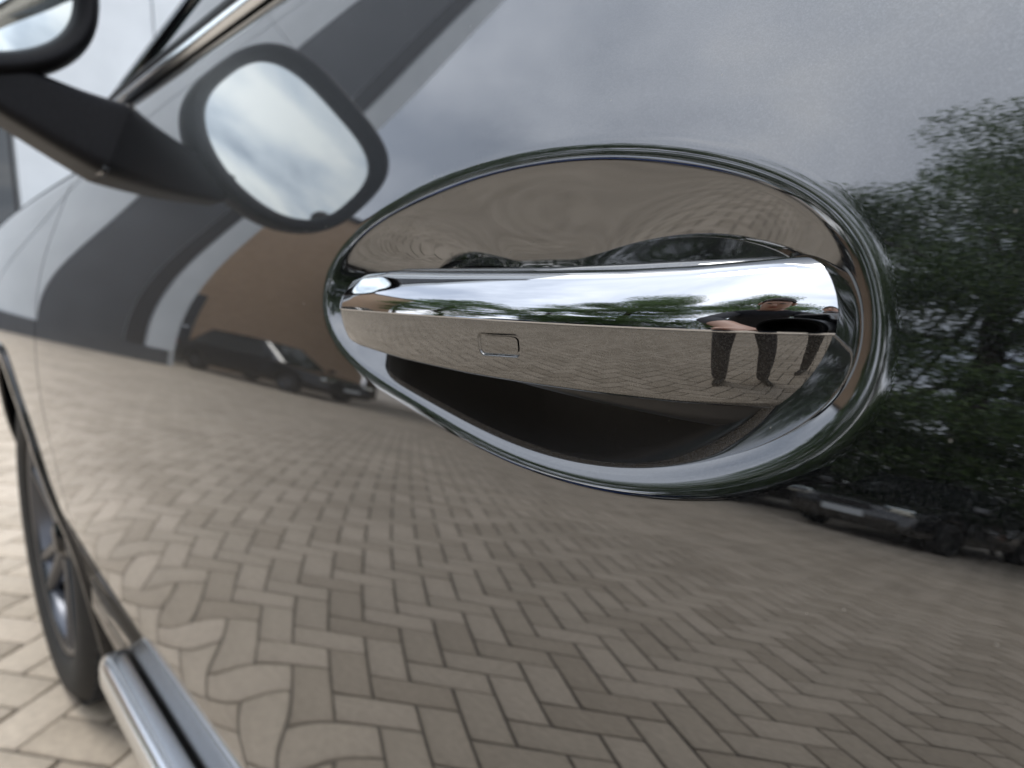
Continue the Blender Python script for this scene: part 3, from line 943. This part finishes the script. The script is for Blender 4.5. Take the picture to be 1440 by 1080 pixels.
# ---- brick house far behind the photographer
hb = empty('brick_house', (7.5, -22, 0), math.radians(20))
tag(hb, 'red brown brick house with tiled roof far behind the photographer', 'building')
M['brick_red'] = brickwork('red brickwork', (0.26, 0.12, 0.075), (0.34, 0.17, 0.11), (0.3, 0.25, 0.2))
box('wall', (0, 0, 1.6), (9, 6, 3.2), M['brick_red'], hb)
bm = bmesh.new()
vv = [bm.verts.new(p) for p in ((-4.8, 3.3, 3.2), (-4.8, -3.3, 3.2), (4.8, 3.3, 3.2), (4.8, -3.3, 3.2), (-4.8, 0, 5.6), (4.8, 0, 5.6))]
for q in ((0, 2, 5, 4), (1, 4, 5, 3), (0, 4, 1), (2, 3, 5), (0, 1, 3, 2)): bm.faces.new([vv[i] for i in q])
link('roof', bm_mesh('roof', bm), M['roof_tile'], hb, False)
for k in range(3):
    wd = box('window', (-2.8+2.8*k, 3.02, 1.7), (1.2, .08, 1.2), M['clad_light'], hb)
    box('pane', (-2.8+2.8*k, 3.07, 1.7), (1.0, .03, 1.0), M['glass'], wd)

# ---- parked cars
def parked(name, label, paint, loc, rz, L=4.45, Wd=1.8, hgt=1.46):
    root = empty(name, loc, rz)
    tag(root, label, 'car', 'cars parked around the yard')
    hw = Wd/2
    st = np.linspace(-L/2, L/2, 61)
    u = (st+L/2)/L
    ztop = np.interp(u, [0, .02, .08, .25, .32, .6, .8, .95, .985, 1], [.55, .68, .76, .90, .94, .97, .98, .97, .85, .6])
    wid = hw*np.interp(u, [0, .03, .12, .3, .8, .95, 1], [.72, .84, .95, 1, 1, .93, .8])
    zbot = np.full_like(u, .24)
    for cxu in (.2, .795):
        d = np.abs(u-cxu)*L
        zbot = np.where(d < .36, np.maximum(zbot, .31+np.sqrt(np.clip(.36**2-d**2, 0, None))), zbot)
    P = []
    for x_, zt, wv, zb in zip(st, ztop, wid, zbot):
        zb = min(zb, zt-.06)
        half = [(0, zb), (wv*.9, zb), (wv*.985, zb+.02*(zt-zb)), (wv, zb+.35*(zt-zb)), (wv*.985, zb+.7*(zt-zb)), (wv*.955, zb+.9*(zt-zb)), (wv*.88, zb+.985*(zt-zb)), (wv*.6, zt+.005), (0, zt+.02)]
        ring = [(x_, yy, zz_) for yy, zz_ in half] + [(x_, -yy, zz_) for yy, zz_ in half[::-1][1:-1]]
        P.append(ring)
    P = np.array(P)
    n_, m_ = P.shape[:2]
    Pc = np.concatenate([P, P[:, :1]], 1)
    me = np_mesh('body', Pc, grid_faces(n_, m_+1))
    bm = bmesh.new(); bm.from_mesh(me); bmesh.ops.remove_doubles(bm, verts=bm.verts, dist=1e-5)
    bmesh.ops.holes_fill(bm, edges=[e for e in bm.edges if e.is_boundary])
    bmesh.ops.recalc_face_normals(bm, faces=bm.faces)
    body = link('body', bm_mesh('body', bm), paint, root)
    # cabin: glass band with roof
    def cab(z0, z1, mat, nm, cap):
        rows_ = []
        for zz_ in np.linspace(z0, z1, 5):
            t_ = (zz_-.93)/(hgt-.93)
            xf = -L/2+L*(.27+.17*t_); xr = -L/2+L*(.93-.11*t_); wv = hw*(.93-.21*t_)
            ring = []
            for k in range(40):
                a_ = 2*math.pi*k/40
                c_, s_ = math.cos(a_), math.sin(a_)
                ring.append(((xf+xr)/2+(xr-xf)/2*np.sign(c_)*abs(c_)**.35, wv*np.sign(s_)*abs(s_)**.35, zz_))
            rows_.append(ring)
        Pq = np.array(rows_).transpose(1, 0, 2)
        me_ = np_mesh(nm, Pq, grid_faces(40, 5, True))
        if cap:
            b_ = bmesh.new(); b_.from_mesh(me_)
            top_ = [v for v in b_.verts if v.co.z > z1-1e-4]
            cv = b_.verts.new(((sum(v.co.x for v in top_)/len(top_)), 0, z1+.05))
            for e_ in [e_ for e_ in b_.edges if e_.verts[0] in top_ and e_.verts[1] in top_]: b_.faces.new((*e_.verts, cv))
            bmesh.ops.recalc_face_normals(b_, faces=b_.faces)
            b_.to_mesh(me_); b_.free()
        return link(nm, me_, mat, root)
    cab(.93, hgt-.09, M['car_glass'], 'window', False)
    cab(hgt-.095, hgt-.02, paint, 'roof', True)
    for sx in (.2, .795):
        for sy in (-1, 1):
            w = empty('wheel', (-L/2+L*sx, sy*(hw-.02), .315), 0 if sy < 0 else math.pi, root)
            lathe('tyre', [(.19, .0), (.20, -.012), (.27, -.016), (.305, 0), (.315, .03), (.315, .16), (.30, .19), (.2, .19)], 40, M['rubber'], w)
            lathe('rim', [(.001, .006), (.05, .0), (.07, .02), (.12, .03), (.18, .005), (.2, 0), (.205, .02)], 40, M['rim'], w)
    for sy in (-1, 1):
        box('headlight', (-L/2+.12, sy*hw*.68, .66), (.16, .34, .12), M['mirror_glass'], root, bevel=.03)
        box('tail_light', (L/2-.07, sy*hw*.72, .82), (.10, .26, .13), M['tail'], root, bevel=.02)
        box('side_mirror', (-L/2+L*.31, sy*(hw+.08), 1.0), (.10, .18, .12), paint, root, bevel=.03)
    box('number_plate', (-L/2-.01, 0, .46), (.02, .5, .11), M['clad_light'], root, bevel=.004)
    box('grille', (-L/2+.0, 0, .62), (.05, .62, .10), M['frame_black'], root, bevel=.01)
    return root
M['car_glass'] = simple('car glass', (0.012, 0.014, 0.015), 0.01, 0.0, 2.1)
M['tail'] = simple('red lens', (0.25, 0.01, 0.01), 0.1)
p_black = car_paint('black paint', (0.006, 0.006, 0.007), (0.015, 0.015, 0.016), 1.5)
p_grey = car_paint('charcoal paint', (0.02, 0.021, 0.023), (0.05, 0.05, 0.055), 1.9)
p_silver = simple('silver paint', (0.45, 0.46, 0.47), 0.3, 0.7, 1.5, 1.0)
p_blue = simple('blue paint', (0.02, 0.07, 0.28), 0.3, 0.0, 1.5, 1.0)
p_white = simple('white paint', (0.72, 0.72, 0.70), 0.3, 0.0, 1.5, 1.0)
p_red = simple('red paint', (0.35, 0.02, 0.02), 0.3, 0.0, 1.5, 1.0)
parked('saloon_car', 'black car standing in front of the brown brick building', p_black, (-15.2, -6.2, 0), math.radians(158), 4.9, 1.95, 1.58)
parked('saloon_car', 'charcoal car parked nose-on below the tallest tree', p_grey, (-3.0, -10.6, 0), math.radians(-84))
parked('saloon_car', 'silver car parked nose-on right beside the charcoal car', p_silver, (-.35, -10.9, 0), math.radians(-88))
parked('saloon_car', 'black car parked nose-on between the blue car and the charcoal car', p_black, (-5.7, -10.8, 0), math.radians(-82))
parked('saloon_car', 'blue car parked in front of the bushy trees', p_blue, (-9.2, -10.9, 0), math.radians(-70))
parked('saloon_car', 'white car parked between the silver car and the red car', p_white, (2.0, -10.8, 0), math.radians(-90))
parked('saloon_car', 'red car parked far behind the photographer', p_red, (4.4, -10.6, 0), math.radians(-92))

# ------------------------------------------------------------------ people mirrored in the handle
M['skin'] = simple('skin', (0.46, 0.27, 0.19), 0.5)
M['cloth_black'] = noisy('black cloth', (0.012, 0.012, 0.014), (0.022, 0.022, 0.026), 40, 0.9)
M['cloth_navy'] = noisy('dark jeans', (0.016, 0.018, 0.026), (0.028, 0.03, 0.042), 60, 0.9)
M['cloth_grey'] = noisy('grey cloth', (0.17, 0.165, 0.16), (0.25, 0.24, 0.23), 40, 0.9)
M['hair_dark'] = noisy('dark hair', (0.02, 0.015, 0.012), (0.05, 0.04, 0.03), 80, 0.7)
M['shoe'] = simple('black shoe', (0.012, 0.011, 0.011), 0.4)

def person(name, label, J, top_mat, leg_mat, hair=True):
    """J: joint positions. One continuous skinned body; faces take the cloth of the nearest bone."""
    root = empty(name, (J['pelvis'][0], J['pelvis'][1], 0))
    tag(root, label, 'person')
    off = Vector(root.location)
    V, E, Rr_, Mi = [], [], [], []
    def add(p, r, mi, parent=None):
        V.append(Vector(p)-off); Rr_.append(r); Mi.append(mi)
        if parent is not None: E.append((parent, len(V)-1))
        return len(V)-1
    L_ = lambda a, b_, t_: Vector(a).lerp(Vector(b_), t_)
    pel = add(J['pelvis'], (.155, .115), 1)
    wa = add(L_(J['pelvis'], J['chest'], .45), (.145, .10), 0, pel)
    ch = add(J['chest'], (.165, .115), 0, wa)
    sh = add(L_(J['chest'], J['neck'], .7), (.12, .08), 0, ch)
    nk = add(J['neck'], (.055, .055), 2, sh)
    hd = Vector(J['head'])
    dirh = (hd-Vector(J['neck'])).normalized()
    h0 = add(hd-dirh*.06, (.068, .075), 2, nk)
    h1 = add(hd+dirh*.03, (.078, .092), 2, h0)
    h2 = add(hd+dirh*.105, (.058, .068), 2, h1)
    for sd in ('l', 'r'):
        s0 = add(J['sho_'+sd], (.068, .065), 0, sh)
        e1 = add(L_(J['sho_'+sd], J['elb_'+sd], .5), (.052, .05), 0, s0)
        e0 = add(J['elb_'+sd], (.044, .043), 0, e1)
        w1 = add(L_(J['elb_'+sd], J['wri_'+sd], .6), (.038, .036), J.get('sleeve', 0), e0)
        w0 = add(J['wri_'+sd], (.028, .024), 2, w1)
        pd = (Vector(J['hand_'+sd])-Vector(J['wri_'+sd]))
        pm = add(Vector(J['wri_'+sd])+pd*.6, (.036, .018), 2, w0)
        pd_n = pd.normalized()
        side = pd_n.cross(Vector((0, 0, 1))).normalized() if abs(pd_n.z) < .9 else Vector((1, 0, 0))
        curl = Vector(J.get('curl_'+sd, (0, 0, -.03)))
        for k, ln in ((-1.5, .062), (-.5, .078), (.5, .083), (1.5, .074)):
            b0 = Vector(J['hand_'+sd])+side*k*.017
            a0 = add(b0, (.0095, .0095), 2, pm)
            a1 = add(b0+pd_n*ln*.5+curl*.35, (.0085, .0085), 2, a0)
            add(b0+pd_n*ln*.8+curl*1.0, (.007, .007), 2, a1)
        t0_ = add(Vector(J['wri_'+sd])+pd*.45-side*.042, (.011, .011), 2, pm)
        add(V[t0_]+off+pd_n*.04-side*.012+curl*.3, (.009, .009), 2, t0_)
        hp = add(J['hip_'+sd], (.092, .092), 1, pel)
        k1 = add(L_(J['hip_'+sd], J['knee_'+sd], .5), (.072, .072), 1, hp)
        kn = add(J['knee_'+sd], (.055, .056), 1, k1)
        c1 = add(L_(J['knee_'+sd], J['ank_'+sd], .35), (.054, .054), 1, kn)
        an = add(J['ank_'+sd], (.048, .048), 1, c1)
        he = add(Vector(J['ank_'+sd])+Vector((0, 0, -.045)), (.042, .038), 3, an)
        add(J['toe_'+sd], (.045, .028), 3, he)
    me = bpy.data.meshes.new('skeleton')
    me.from_pydata([tuple(v) for v in V], E, [])
    tmp = bpy.data.objects.new('skeleton', me); COL.objects.link(tmp)
    sk = tmp.modifiers.new('skin', 'SKIN'); sk.use_smooth_shade = True
    for i, sv in enumerate(me.skin_vertices[0].data):
        sv.radius = Rr_[i]; sv.use_root = (i == 0)
    sb = tmp.modifiers.new('sub', 'SUBSURF'); sb.levels = sb.render_levels = 2
    dg = bpy.context.evaluated_depsgraph_get()
    dg.update()
    out = bpy.data.meshes.new_from_object(tmp.evaluated_get(dg))
    bpy.data.objects.remove(tmp, do_unlink=True)
    out.materials.clear()
    for m_ in (top_mat, leg_mat, M['skin'], M['shoe']): out.materials.append(m_)
    segs = np.array([(list(V[a]), list(V[b_])) for a, b_ in E]); seg_m = [Mi[b_] for a, b_ in E]
    rad = np.array([(Rr_[a][0]+Rr_[b_][0])/2 for a, b_ in E])
    A_, B_ = segs[:, 0], segs[:, 1]; D_ = B_-A_; dd = (D_**2).sum(1)+1e-9
    for p in out.polygons:
        c = np.array(p.center)
        t_ = np.clip(((c-A_)*D_).sum(1)/dd, 0, 1)
        dist = np.linalg.norm(A_+D_*t_[:, None]-c, axis=1)/rad
        p.material_index = seg_m[int(np.argmin(dist))]
    out.shade_smooth()
    body = bpy.data.objects.new('body', out); COL.objects.link(body); body.parent = root
    # face: nose, eyes, ears; hair cap
    look = Vector(J['look']).normalized()
    upv = dirh
    sd_ = look.cross(upv).normalized()
    look = upv.cross(sd_).normalized()
    hc = hd+dirh*.03-off
    fm = Matrix((sd_, look, upv)).transposed()
    def blob(nm, p, s, mat):
        bm_ = bmesh.new(); bmesh.ops.create_icosphere(bm_, subdivisions=2, radius=1)
        bmesh.ops.scale(bm_, vec=s, verts=bm_.verts)
        o = link(nm, bm_mesh(nm, bm_), mat, root)
        o.matrix_local = Matrix.Translation(hc+fm @ Vector(p)) @ fm.to_4x4()
        return o
    blob('nose', (0, .092, -.02), (.014, .02, .024), M['skin'])
    for s in (-1, 1):
        blob('ear', (s*.078, -.005, -.01), (.012, .02, .032), M['skin'])
        blob('eye', (s*.030, .076, .012), (.013, .012, .008), M['shoe'])
    blob('mouth', (0, .080, -.058), (.026, .01, .006), M['tail'])
    bm_ = bmesh.new(); bmesh.ops.create_uvsphere(bm_, u_segments=32, v_segments=20, radius=1)
    bmesh.ops.scale(bm_, vec=(.080, .098, .110), verts=bm_.verts)
    bmesh.ops.delete(bm_, geom=[v for v in bm_.verts if v.co.z < -.01 + max(0, v.co.y)*.75 - (0.05 if v.co.y < -.02 else 0)], context='VERTS')
    for v in bm_.verts: v.co += Vector((rnd.gauss(0, .002), rnd.gauss(0, .002), rnd.gauss(0, .003)))
    hr = link('hair', bm_mesh('hair', bm_), M['hair_dark'], root)
    hr.matrix_local = Matrix.Translation(hc+fm @ Vector((0, -.008, .012))) @ fm.to_4x4()
    return root

person('person', 'person in black bending over and holding a camera towards the door handle', dict(
    pelvis=(.27, -1.06, .93), chest=(.27, -.86, 1.16), neck=(.25, -.70, 1.30), head=(.235, -.62, 1.38), look=(-.35, .65, -.75),
    sho_l=(.10, -.78, 1.24), elb_l=(-.01, -.52, 1.02), wri_l=(.002, -.225, .885), hand_l=(.013, -.150, .855), curl_l=(.02, 0, .03),
    sho_r=(.43, -.74, 1.24), elb_r=(.40, -.44, 1.00), wri_r=(.235, -.185, .90), hand_r=(.180, -.135, .885), curl_r=(-.02, .03, 0),
    hip_l=(.18, -1.08, .89), knee_l=(.12, -1.02, .50), ank_l=(.10, -1.10, .09), toe_l=(.04, -.94, .03),
    hip_r=(.36, -1.05, .89), knee_r=(.37, -.98, .50), ank_r=(.37, -1.07, .09), toe_r=(.37, -.90, .03)), M['cloth_black'], M['cloth_navy'])
person('person', 'person in a grey top standing behind the photographer', dict(
    pelvis=(0.91, -1.13, 0.95), chest=(0.91, -1.12, 1.28), neck=(0.91, -1.11, 1.5), head=(0.90, -1.09, 1.6), look=(-.7, .7, -.1), sleeve=0,
    sho_l=(0.75, -1.27, 1.41), elb_l=(0.69, -1.30, 1.13), wri_l=(0.66, -1.18, 0.9), hand_l=(0.65, -1.15, 0.82), curl_l=(.01, .02, -.01),
    sho_r=(1.06, -0.96, 1.41), elb_r=(1.11, -0.91, 1.13), wri_r=(1.04, -0.83, 0.9), hand_r=(1.03, -0.81, 0.82), curl_r=(.01, .02, -.01),
    hip_l=(0.84, -1.20, 0.91), knee_l=(0.81, -1.20, 0.5), ank_l=(0.81, -1.26, 0.09), toe_l=(0.68, -1.15, 0.03),
    hip_r=(0.98, -1.06, 0.91), knee_r=(0.99, -1.00, 0.5), ank_r=(1.02, -1.03, 0.09), toe_r=(0.91, -0.89, 0.03)), M['cloth_grey'], M['cloth_black'])

# ---- the photographer's camera: its lens looks along the view
cb = empty('photo_camera', (0, 0, EYE))
tag(cb, 'black camera with a stubby lens held in front of the door', 'camera')
q = FWD.to_track_quat('-Z', 'Y').to_matrix()
def cpart(nm, bm, mat):
    bmesh.ops.rotate(bm, cent=(0, 0, 0), matrix=q, verts=bm.verts)
    return link(nm, bm_mesh(nm, bm), mat, cb)
prof = np.array([(.0001, .040), (.020, .034), (.026, .020), (.030, .008), (.035, .006), (.0365, .010), (.0365, .045), (.034, .05), (.034, .085), (.030, .09), (.0001, .092)])
tt = np.linspace(0, 2*np.pi, 40, endpoint=False)
V = np.stack([np.cos(tt)[:, None]*prof[None, :, 0], np.sin(tt)[:, None]*prof[None, :, 0], np.ones((40, 1))*prof[None, :, 1]], -1)
me = np_mesh('lens', V, grid_faces(40, len(prof), True)); bm = bmesh.new(); bm.from_mesh(me)
cpart('lens', bm, M['black_plastic'])
bm = bmesh.new(); box_bm(bm, (0, 0, .118), (.132, .085, .055), None, .012, 3); cpart('camera_body', bm, M['black_plastic'])
bm = bmesh.new(); box_bm(bm, (0, .052, .112), (.05, .032, .05), None, .01, 3); cpart('viewfinder_hump', bm, M['black_plastic'])
bm = bmesh.new(); box_bm(bm, (.052, -.004, .086), (.032, .078, .028), None, .011, 3); cpart('grip', bm, M['rubber'])
